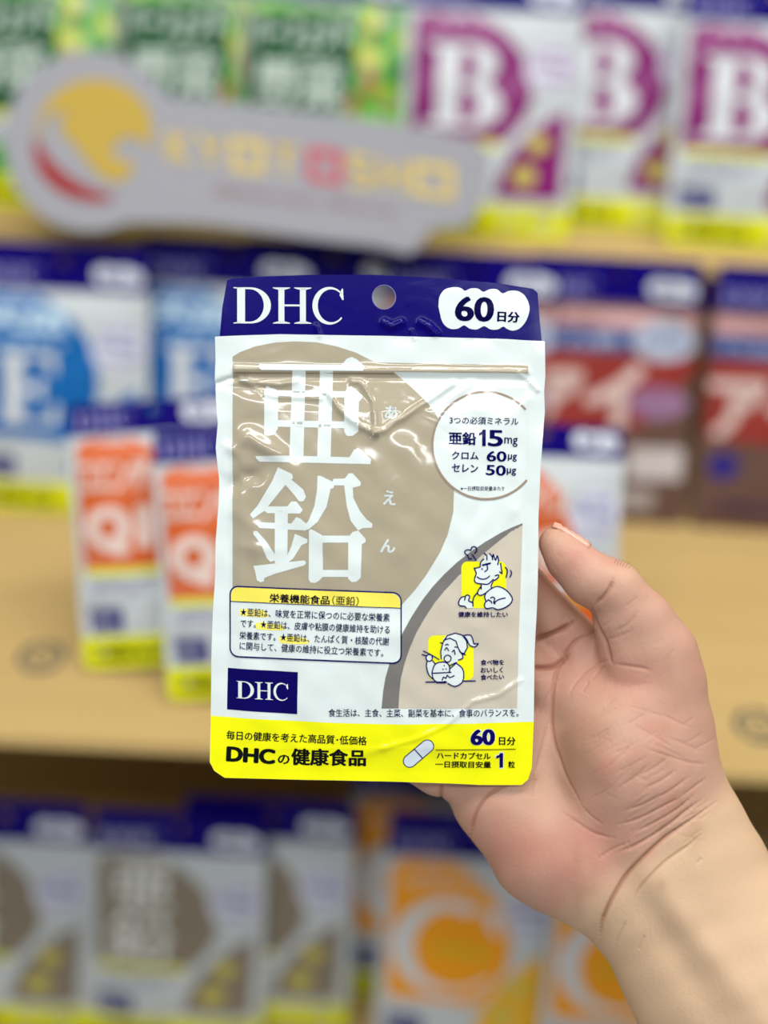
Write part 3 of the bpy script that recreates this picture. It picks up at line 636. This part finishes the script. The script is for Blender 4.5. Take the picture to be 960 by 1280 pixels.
mp = node(nt, 'ShaderNodeMapping'); mp.inputs['Rotation'].default_value = (0, 0, .9); mp.inputs['Scale'].default_value = (1, .35, 1)
ad = node(nt, 'ShaderNodeMath'); ad.operation = 'ADD'
bp = node(nt, 'ShaderNodeBump'); bp.inputs['Strength'].default_value = .28; bp.inputs['Distance'].default_value = .0004
nt.links.new(tc.outputs['Object'], n1.inputs['Vector']); nt.links.new(tc.outputs['Object'], mp.inputs[0]); nt.links.new(mp.outputs[0], v1.inputs['Vector'])
nt.links.new(n1.outputs['Fac'], ad.inputs[0]); nt.links.new(v1.outputs['Distance'], ad.inputs[1]); nt.links.new(ad.outputs[0], bp.inputs['Height']); nt.links.new(bp.outputs[0], b.inputs['Normal'])
me.materials.append(msk)
hand = bpy.data.objects.new('person', me); COL.objects.link(hand); hand.matrix_world = M
tag(hand, "person's right hand and bare forearm, palm forward, thumb up, holding the pouch", 'person')
# thumb nail, seen from its edge
def cam_pt(x, y, d): return np.array([(x-480)/F*(PZ*1000+d), (640-y)/F*(PZ*1000+d), d])
def hit(p, dr):
    """outermost point of the skin along p + t*dr"""
    best = None
    for t in np.arange(14, 2, -.12):
        q = p+dr*t; i, j, k = int(round((q[0]-GX[0])/HV)), int(round((q[1]-GY[0])/HV)), int(round((q[2]-GZ_[0])/HV))
        if field[i, j, k] < .1: return q
    return p+dr*5
a0, a1 = cam_pt(684, 668, 6.5), cam_pt(719, 702, 5); ax_ = (a1-a0)/np.linalg.norm(a1-a0)
up = np.array([.72, .66, 0.0]); up -= ax_*(up@ax_); up /= np.linalg.norm(up); side = np.cross(ax_, up)
if side[2] > 0: side = -side                  # towards the viewer
nv, nf = [], []; NU, NVn = 14, 12
for i in range(NU+1):
    u = i/NU
    for j in range(NVn+1):
        th = math.radians(-62+108*j/NVn); dr = up*math.cos(th)+side*math.sin(th)
        q = hit(a0+(a1-a0)*u, dr); lift = .55 if 0 < j < NVn and i not in (NU,) else -.25
        lift *= 1 if i else .9
        nv.append(q+dr*lift-ax_*(1.3*math.cos(th*1.2) if i == 0 else 0))
for i in range(NU):
    for j in range(NVn): k = i*(NVn+1)+j; nf.append((k, k+1, k+NVn+2, k+NVn+1))
nl, nt, b = nmat('finger_nail'); b.inputs['Base Color'].default_value = srgb(228, 172, 152); b.inputs['Roughness'].default_value = .28; b.inputs['Coat Weight'].default_value = .2
no = mesh_obj('thumb_nail', [tuple(v*np.array([1, 1, -1])*1e-3-np.array([0, 0, PZ])) for v in nv], nf, nl, hand, True); no['label'] = 'pale pink nail'
sm = no.modifiers.new('s', 'SOLIDIFY'); sm.thickness = .0004; sm.offset = 0
# few dark hairs on the thumb knuckle and at the outer edge of the wrist
mh, nt, b = nmat('hair'); b.inputs['Base Color'].default_value = srgb(30, 20, 14); b.inputs['Roughness'].default_value = .5
def hair(name, pts, r):
    V, Fc = [], []; P = [cam_pt(*p) for p in pts]; n = 5
    for i, p in enumerate(P):
        t = P[min(i+1, len(P)-1)]-P[max(i-1, 0)]; t /= np.linalg.norm(t); a = np.cross(t, [0, 0, 1.0]); a /= np.linalg.norm(a)+1e-9; b2 = np.cross(t, a)
        rr = r*(1-.8*i/(len(P)-1))
        V += [tuple((p+rr*(a*math.cos(2*math.pi*k/n)+b2*math.sin(2*math.pi*k/n)))*np.array([1, 1, -1])*1e-3-np.array([0, 0, PZ])) for k in range(n)]
    for i in range(len(P)-1):
        for k in range(n): Fc.append((i*n+k, i*n+(k+1) % n, (i+1)*n+(k+1) % n, (i+1)*n+k))
    o = mesh_obj(name, V, Fc, mh, hand, True); return o
for i in range(9):
    t = i/8; x = 932+t*34+rs.uniform(-2, 2); y = 1030+t*36+rs.uniform(-1, 2)
    hair('arm_hair', smooth_line([(x-3, y+5, 12)[:2], (x+2, y-4), (x+9+rs.uniform(-2, 3), y-3+rs.uniform(-4, 4)), (x+17, y+2+rs.uniform(-4, 4))], 4) and
         [(px_, py_, 13) for px_, py_ in smooth_line([(x-3, y+6), (x+2, y-3), (x+9+rs.uniform(-2, 3), y-3+rs.uniform(-4, 4)), (x+17, y+3+rs.uniform(-4, 4))], 4)], .16)
for i in range(9):
    x = 768+i*3.4; y = 704+i*1.4+max(0, i-4)*1.6
    hair('knuckle_hair', [(px_, py_, -4.5+i*.5) for px_, py_ in smooth_line([(x, y), (x+2, y-4), (x+6+rs.uniform(-1, 1), y-7)], 3)], .07)
#BG
# ------------------------------------------------------------------ pouches on the shelves
# artwork is laid out on a 405 x 635 card, top left = 0,0
def bg_depth(X, Y):
    u = np.clip(X/405, 0, 1); v = np.clip((Y-80)/555, 0, 1)
    z = 5.5*np.sqrt(np.sin(math.pi*u)*np.sin(math.pi*np.clip(v*1.0, 0, 1)).clip(0)+1e-4)
    z *= np.clip(np.minimum(X, 405-X)/30, 0, 1)*np.clip((Y-90)/30, 0, 1)*np.clip((635-Y)/30, 0, 1)
    z += .9*np.clip((Y-100)/80, 0, 1)*(np.sin(X*.03+Y*.02)*np.sin(Y*.025+1))
    z += 1.0*np.exp(-((Y-118)/7.)**2)*np.clip(np.minimum(X-15, 390-X)/10, 0, 1)
    return (z+.3)*1e-3
def bg_back(X, Y): return (.4 + 4.5*np.sqrt(np.clip(np.sin(math.pi*np.clip(X/405, 0, 1))*np.sin(math.pi*np.clip((Y-90)/545, 0, 1)), 0, 1)))*1e-3
NAVB = (14, 0, 112)
CARD = [(0,76),(3,330),(-1,500),(0,622),(14,635),(390,635),(405,622),(404,420),(402,200),(405,78)]
CHEAD = [(4,76),(10,6),(16,0),(390,2),(396,8),(401,78)]
DISC = [(20,100),(50,86),(95,80),(140,84),(180,100),(215,122),(250,155),(278,195),(292,240),(296,285),(288,325),(270,358),(245,390),(225,408),(120,400),(20,398)]
LENS = [(382,308),(340,335),(300,368),(268,410),(243,455),(230,495),(226,536),(378,536)]
def veg_material():
    m, nt, b = nmat('vegetable_photo_print')
    tc = node(nt, 'ShaderNodeTexCoord'); v = node(nt, 'ShaderNodeTexVoronoi'); v.inputs['Scale'].default_value = 95
    r = node(nt, 'ShaderNodeValToRGB'); r.color_ramp.interpolation = 'CONSTANT'
    cs = [(0, (60,150,30)), (.22, (120,190,40)), (.42, (30,96,36)), (.55, (170,70,50)), (.68, (190,200,60)), (.82, (90,170,50)), (.93, (120,60,40))]
    e = r.color_ramp.elements; e[0].position = 0; e[0].color = srgb(*cs[0][1]); e[1].position = 1; e[1].color = srgb(*cs[-1][1])
    for p, c in cs[1:-1]:
        x = e.new(p); x.color = srgb(*c)
    sp = node(nt, 'ShaderNodeSeparateColor')
    nt.links.new(tc.outputs['Object'], v.inputs['Vector']); nt.links.new(v.outputs['Color'], sp.inputs[0])
    nt.links.new(sp.outputs[0], r.inputs[0]); nt.links.new(r.outputs[0], b.inputs['Base Color']); b.inputs['Roughness'].default_value = .3
    return m
VEG = veg_material()
def pouch_kind(kind, wdm):
    root = empty('supplement_pouch'); S = wdm/405
    s = Sheet(root, 202.5, 635, S, bg_depth, 34, .00022, bg_back, dict(q=1.0, zinc=.85, c=.93).get(kind, .9))
    top = 0 if kind == 'q' else -36
    col = dict(zinc=(134,124,108), b=(128,6,106), e=(6,100,176), c=(240,158,8), q=(210,94,28), veg=(8,78,36), iron=(146,50,44))[kind]
    body = (112, 84, 74) if kind == 'iron' else (158, 170, 158) if kind == 'veg' else (192, 200, 204)
    kw = dict(rough=.32, crinkle=.12)
    s.shell('body', [CARD], body, rough=.32, crinkle=.12, metallic=.25 if kind == 'iron' else 0)
    s.shell('header', [[(x, y if y > 50 else y+top) for x, y in CHEAD], ell(210, 26+top/2, 13, 13, 20)], NAVB, rough=.25, crinkle=0)
    s.add('brand_lettering', dhc(24, 162, 62, 42), (150, 150, 205) if kind != 'zinc' else (190, 195, 215), **kw)
    s.add('day_count_badge', [poly(smooth_line([(278,40),(282,20),(305,12),(320,17),(345,13),(365,18),(385,28),(388,44),(376,60),(350,60),(335,64),(312,58),(292,58),(278,40)], 3)[:-1])], (222, 228, 240), **kw)
    s.add('badge_lettering', [text('60' if kind != 'q' else '20', (298, 52), (345, 52), 28, .04, 1), text('日分', (349, 52), (378, 52), 13, .02, 1)], (60, 50, 140), 2, **kw)
    W2 = (210, 217, 222)
    if kind == 'iron':
        s.add('title_band', [poly([(10,92),(395,96),(395,140),(10,136)])], (190, 146, 146), label='pale pink band', **kw)
        s.add('blue_band', [poly([(8,140),(250,142),(250,196),(8,192)])], (56, 76, 140), label='dull blue band', **kw)
        s.add('band_lettering', [text('ヘム鉄', (30, 184), (220, 186), 34, .03, 1)], (170, 184, 214), 2, **kw)
        s.add('mineral_disc', [poly(ell(322, 165, 74, 50))], (176, 188, 210), 2, label='pale blue oval badge', **kw)
        s.add('mineral_lettering', [text('10mg', (275, 180), (370, 180), 34, .03, 1)], (96, 100, 160), 3, **kw)
        s.add('red_panel_print', [poly([(8,200),(398,204),(398,250),(300,330),(290,380),(180,412),(8,400)])], col, label='dull red panel', **kw)
        s.add('large_lettering', [text('ア', (16, 400), (150, 396), 150, .06, 2), text('イ', (150, 396), (290, 390), 165, .06, 2)], (214, 190, 184), 2, label='broad white kana', **kw)
        s.add('caption_badge', [poly(ell(318, 322, 72, 40))], (150, 112, 150), 2, label='mauve oval badge', **kw)
        s.add('white_label_panel', [poly(rrect(262, 436, 396, 520, 6))], (196, 190, 192), 1, **kw)
        s.add('blue_dot_print', [poly(ell(60, 470, 36, 36, 24))], (48, 40, 130), 1, **kw)
        s.add('small_label_panel', [poly(rrect(250, 548, 330, 600, 5))], (170, 160, 158), 1, **kw)
        s.add('dark_lettering', [text('一日摂取目安量', (20, 590), (240, 592), 26, .03, 1)], (50, 40, 90), 1, **kw)
        return root
    if kind == 'veg':
        s.add('vegetable_picture', [poly([(250,84),(392,84),(392,560),(14,560),(14,420),(160,405),(250,340)])], col, mat=VEG, label='colourful vegetable picture', **kw)
        s.add('vegetable_picture', [poly([(14,84),(240,84),(240,108),(14,110)])], col, mat=VEG, label='colourful vegetable strip', **kw)
        s.add('dark_green_disc_print', [poly([(14,112),(230,110),(262,180),(268,260),(240,330),(150,395),(14,410)])], col, 2, **kw)
        s.add('large_lettering', [text('パーフェクト', (22, 202), (250, 204), 82, .045, 1), text('野菜', (38, 344), (240, 346), 118, .035, 1)], (186, 204, 194), 3, label='white vegetable lettering', **kw)
    else:
        s.add('disc_print', [poly([(x, 84+(y-84)*(1.14 if kind in ('e', 'c') else 1)) for x, y in DISC])], col, **kw)
        s.add('lens_print', [poly(LENS)], col if kind not in ('c',) else (232, 176, 40), **kw)
        s.add('small_picture', [poly(ell(318, 400, 24, 24, 16)), poly(ell(290, 480, 28, 26, 16))], (200, 190, 84), 2, **kw)
        s.add('mineral_disc', [poly(ell(338, 210, 62, 66))], (206, 210, 226), 2, **kw)
        s.add('mineral_lettering', [text('の必須', (296, 184), (378, 184), 18, .02, 1), text('15mg', (292, 222), (382, 222), 32, .04, 1), text('60μg', (304, 252), (378, 252), 18, .03, 1)], (110, 104, 168) if kind != 'b' else (150, 90, 150), 3, **kw)
        if kind == 'zinc':
            s.add('large_kanji', [poly(crop(L, 4/1.0, 290-268, 430-345)) for L in ya] + [poly(crop(L, 4, 290-268, 580-345)) for L in en], (222, 226, 224), 3, label='large white characters', **kw)
        elif kind == 'q':
            s.add('large_lettering', [text('コエンザイム', (22, 216), (276, 222), 84, .05, 1), text('Q10', (26, 366), (276, 372), 122, .09, 2)], (226, 204, 196), 3, label='large white lettering', **kw)
        elif kind == 'c':
            s.add('large_lettering', place(ser_C(), 34, 420, 236, 236) , W2, 3, label='large white letter C', **kw)
            s.add('large_lettering', [ring_arc(150, 300, 122, 26, 95, 300)], W2, 2, label='white swoosh around the letter', **kw)
            s.add('small_lettering', [text('ビタミン', (60, 150), (230, 156), 36, .03, 1)], W2, 3, **kw)
            s.add('green_lettering', [text('1000mg', (120, 324), (240, 324), 30, .04, 1)], (190, 205, 40), 4, **kw)
        else:
            L = dict(b=ser_B, e=ser_E)[kind]
            s.add('large_lettering', place(L(), 54 if kind == 'b' else 66, 368 if kind == 'b' else 410, 178 if kind == 'b' else 142, 206 if kind == 'b' else 176), W2, 3, label='large white letter '+kind.upper(), **kw)
            if kind == 'b': s.add('small_lettering', [text('ビタミン', (60, 132), (200, 134), 30, .02, 1), text('ミックス', (190, 352), (262, 354), 24, .03, 1)], (226, 170, 214), 3, **kw)
            else: s.add('small_lettering', [text('天然', (34, 180), (224, 184), 68, .06, 1), text('ビタミン', (70, 222), (220, 224), 24, .04, 1)], (196, 226, 246), 3, **kw)
    if kind not in ('e', 'c'): s.add('claim_panel', [poly(rrect(20, 392, 232, 470, 10, .02))], W2, 3, **kw)
    if kind not in ('e', 'c'): s.add('claim_title_band', [poly(rrect(22, 394, 230, 412, 6, .02))], (220, 224, 60), 4, **kw)
    if kind not in ('e', 'c'): s.add('claim_lettering', [text('栄養機能食品の健康維持', (30, 430), (222, 432), 11, .01, 1), text('皮膚や粘膜の健康を助ける', (30, 446), (222, 448), 11, .01, 1), text('に役立つ栄養素です', (30, 461), (190, 463), 11, .01, 1)], (110, 110, 170), 4, **kw)
    s.add('logo_block', [poly(rrect(18, 488, 106, 544, 1, .02))], (30, 18, 110), 1, **kw)
    s.add('logo_lettering', dhc(30, 94, 527, 22), W2, 2, **kw)
    s.add('yellow_band', [poly([(1,556),(404,558),(404,621),(389.5,634.4),(14.5,634.4),(.6,621.5)])], (226, 230, 10), 1, label='yellow bottom band', **kw)
    s.add('band_lettering', [text('毎日の健康を考えた高品質', (22, 584), (195, 586), 13, .02, 1), text('の健康食品', (22, 614), (195, 616), 22, .04, 1), text('60日分', (320, 584), (380, 584), 16, .03, 1)], (70, 76, 20), 2, **kw)
    s.add('capsule_drawing', [poly(capsule(262, 596, 14, 9, an))], (220, 226, 160), 2, **kw)
    return root
def clone(root):
    r = root.copy(); COL.objects.link(r)
    for c in root.children:
        d = c.copy(); COL.objects.link(d); d.parent = r
    return r
protos, used = {}, set()
def put(kind, px, py, key, label, group, z=None, wdm=.115, yaw=0.0, lean=3.0, roll=0.0, back=0):
    """px, py = where the middle of the lower edge meets the sloping deck"""
    k = (kind, wdm)
    if k not in protos: protos[k] = pouch_kind(kind, wdm)
    r = protos[k] if k not in used else clone(protos[k]); used.add(k)
    p0, n = DECK[key]
    p = on_plane(px, py, p0, n) + Vector((0, back*.001, back*.001*SL+.0012+abs(math.sin(math.radians(roll)))*wdm*.5))
    r.matrix_world = Matrix.Translation(p) @ Matrix.Rotation(math.radians(yaw), 4, 'Z') @ Matrix.Rotation(math.radians(-lean), 4, 'X') @ Matrix.Rotation(math.radians(roll), 4, 'Y')
    tag(r, label, 'pouch', group); return r
GG = 'green vegetable pouches on the top shelf'
put('veg', 36, 268, 'top', 'green vegetable pouch at the left end of the top shelf behind the round logo', GG, back=8)
put('veg', 244, 283, 'top', 'middle green vegetable pouch of three, standing behind the sign on the top shelf', GG, back=20)
put('veg', 402, 290, 'top', 'green vegetable pouch next to the violet B pouches on the top shelf', GG, back=8)
GB = 'violet B pouches on the top shelf'
put('b', 602, 298, 'top', 'violet pouch with large white B next to the green vegetable pouches', GB)
put('b', 770, 298, 'top', 'violet pouch tucked behind its neighbours, its letter B half covered', GB, back=12)
put('b', 936, 313, 'top', 'violet pouch with large white B at the right end of the top shelf', GB)
GE = 'blue E pouches on the middle shelf'
put('e', 74, 643, 'mid', 'blue pouch with large white E, leftmost on the middle shelf', GE)
put('e', 275, 640, 'mid', 'blue E pouch rising behind the two orange pouches on the left', GE, back=7)
put('e', 398, 652, 'mid', 'blue E pouch whose header peeks out above the header of the held pouch', GE, back=18)
GR = 'brown and red pouches on the middle shelf'
put('iron', 574, 652, 'mid', 'brown and red pouch almost hidden behind the held pouch', GR, back=5)
put('iron', 745, 652, 'mid', 'brown and red pouch just right of the held pouch, with mauve oval badge', GR)
put('iron', 970, 666, 'mid', 'brown and red pouch cut by the right edge of the photo', GR)
GO = 'small orange pouches on the middle shelf'
put('q', 211, 845, 'mid', 'small orange pouch, left one of the two overlapping at the left', GO, wdm=.093, lean=12, roll=-7)
put('q', 318, 884, 'mid', 'small orange pouch directly at the left edge of the held pouch', GO, wdm=.092, lean=12, roll=-7)
put('q', 658, 862, 'mid', 'small orange pouch half hidden behind the thumb of the hand', GO, wdm=.0932, lean=10)
GZ = 'taupe pouches on the bottom shelf'
put('zinc', 4, 1288, 'low', 'taupe pouch cut by the left edge on the bottom shelf', GZ)
put('zinc', 326, 1291, 'low', 'taupe pouch tucked behind the fully visible taupe one, bottom shelf', GZ, back=4)
put('zinc', 218, 1304, 'low', 'taupe pouch with large white characters fully visible on the bottom shelf', GZ)
GC = 'orange C pouches on the bottom shelf'
put('c', 530, 1258, 'low', 'orange C pouch set back beside the taupe pouches, mostly covered', GC, back=4)
put('c', 575, 1336, 'low', 'orange pouch with large white C below the held pouch', GC)
put('c', 778, 1362, 'low', 'orange C pouch partly hidden by the wrist', GC)

# printed recycling ring on the deck board
def deck_mark(px, py, label):
    p0, n = DECK['mid']; c = on_plane(px, py, p0, n); ax = Vector((1, 0, 0)); ay = ax.cross(n).normalized()*-1
    parts = [ring_arc(0, 0, 13.5, 3.8, 20, 130), ring_arc(0, 0, 13.5, 3.8, 140, 250), ring_arc(0, 0, 13.5, 3.8, 260, 370), ring_arc(0, 0, 6.5, 2.2, 0, 359)]
    V, Fc = merge(parts)
    v = [c + ax*x*.001 - ay*y*.001 + n*.0003 - Vector((0, .9, 0)) for x, y in V]
    o = mesh_obj('printed_ring_mark', v, Fc, foil((88, 92, 82), rough=.8, crinkle=0), unit); o['label'] = label
deck_mark(52, 822, 'grey ring mark printed on the board at the left')
deck_mark(948, 908, 'grey ring mark printed on the board at the right')

# ------------------------------------------------------------------ shop sign standing on the top deck edge
SGZ = 0.735
sg = empty('shop_sign', M @ Matrix.Translation(((300-480)/F*SGZ, (640-200)/F*SGZ, -SGZ)) @ Matrix(((1,0,0,0),(0,0,1,0),(0,-1,0,0),(0,0,0,1))))
tag(sg, 'pale grey cut-out shop sign with a round yellow wave logo on the top shelf edge', 'sign')
flat = lambda X, Y: np.full(X.shape, .0)
ss = Sheet(sg, 300, 200, SGZ/F, flat, 0, .0006, lambda X, Y: np.full(X.shape, .005))
out = [(ell(112, 176, 107, 113, 60, 66, 322))]
outline = out[0] + smooth_line([(213,121),(250,124),(330,133),(420,143),(500,155),(560,166),(594,176),(608,190),(612,208),(606,236),(597,262),(588,276),(575,284),(552,284),(538,290),(528,302),(520,312),(510,317),(495,314),(470,308),(400,300),(330,290),(250,280),(175,278)], 4)
sign_w = foil((176, 178, 190), rough=.35, crinkle=0)
sb_ = ss.shell('board', [outline], (143, 144, 153), rough=.35, crinkle=0)
wave = ell(119, 163, 72, 64, 40, 165, 375) + [(190,192),(182,180),(170,172),(156,172),(144,180),(140,192),(150,200),(162,200),(168,208),(164,220),(150,228),(134,226),(118,214),(104,196),(92,180),(78,168),(74,156),(84,140),(66,142),(54,150)]
ss.add('logo_disc', [poly(wave)], (178, 148, 10), 1, label='yellow disc cut by a breaking wave', crinkle=0)
ss.add('logo_crescent', [poly(smooth_line([(43,168),(54,188),(72,209),(94,226),(118,238),(142,246),(130,252),(102,250),(74,239),(52,218),(42,192)], 4))], (150, 8, 12), 1, label='red crescent', crinkle=0)
xs = [('K',208,238,0),('Y',246,280,0),('O',288,332,0),('T',340,374,0),('O',384,429,1),('S',436,466,0),('H',474,506,0),('O',514,568,0)]
sl = .133
for ch, a, b_, red in xs:
    yb = 203+(a-208)*sl
    if ch == 'O':
        h = 43; g = [poly([(a,yb-h),(b_,yb-h+(b_-a)*sl),(b_,yb+(b_-a)*sl),(a,yb)], [(a+10,yb-h+12),(b_-10,yb-h+10+(b_-a)*sl),(b_-10,yb-10+(b_-a)*sl),(a+10,yb-10)])]
    else:
        LT = dict(K=[[(0,0),(0,1)], [(1,1),(.1,.5),(1,0)]], Y=[[(0,1),(.5,.5),(1,1)], [(.5,.5),(.5,0)]], T=[[(0,1),(1,1)], [(.5,1),(.5,0)]],
                  S=[[(1,1),(0,1),(0,.5),(1,.5),(1,0),(0,0)]], H=[[(0,0),(0,1)], [(1,0),(1,1)], [(0,.5),(1,.5)]])[ch]
        g = [merge([stroke([(a+4+x*(b_-a-8), yb-4-y*34+x*(b_-a)*sl) for x, y in l], 8) for l in LT])]
    ss.add('sign_letter', g, (186, 60, 74) if red else (206, 180, 84), 1, label=('red letter O' if red else 'yellow letter '+ch), crinkle=0)
ss.add('subtitle_lettering', [text('Japanese Store', (266, 244), (492, 272), 15, .02, 1)], (212, 158, 160), 1, label='small pinkish lettering', crinkle=0)
# clip foot that carries the sign on the deck edge
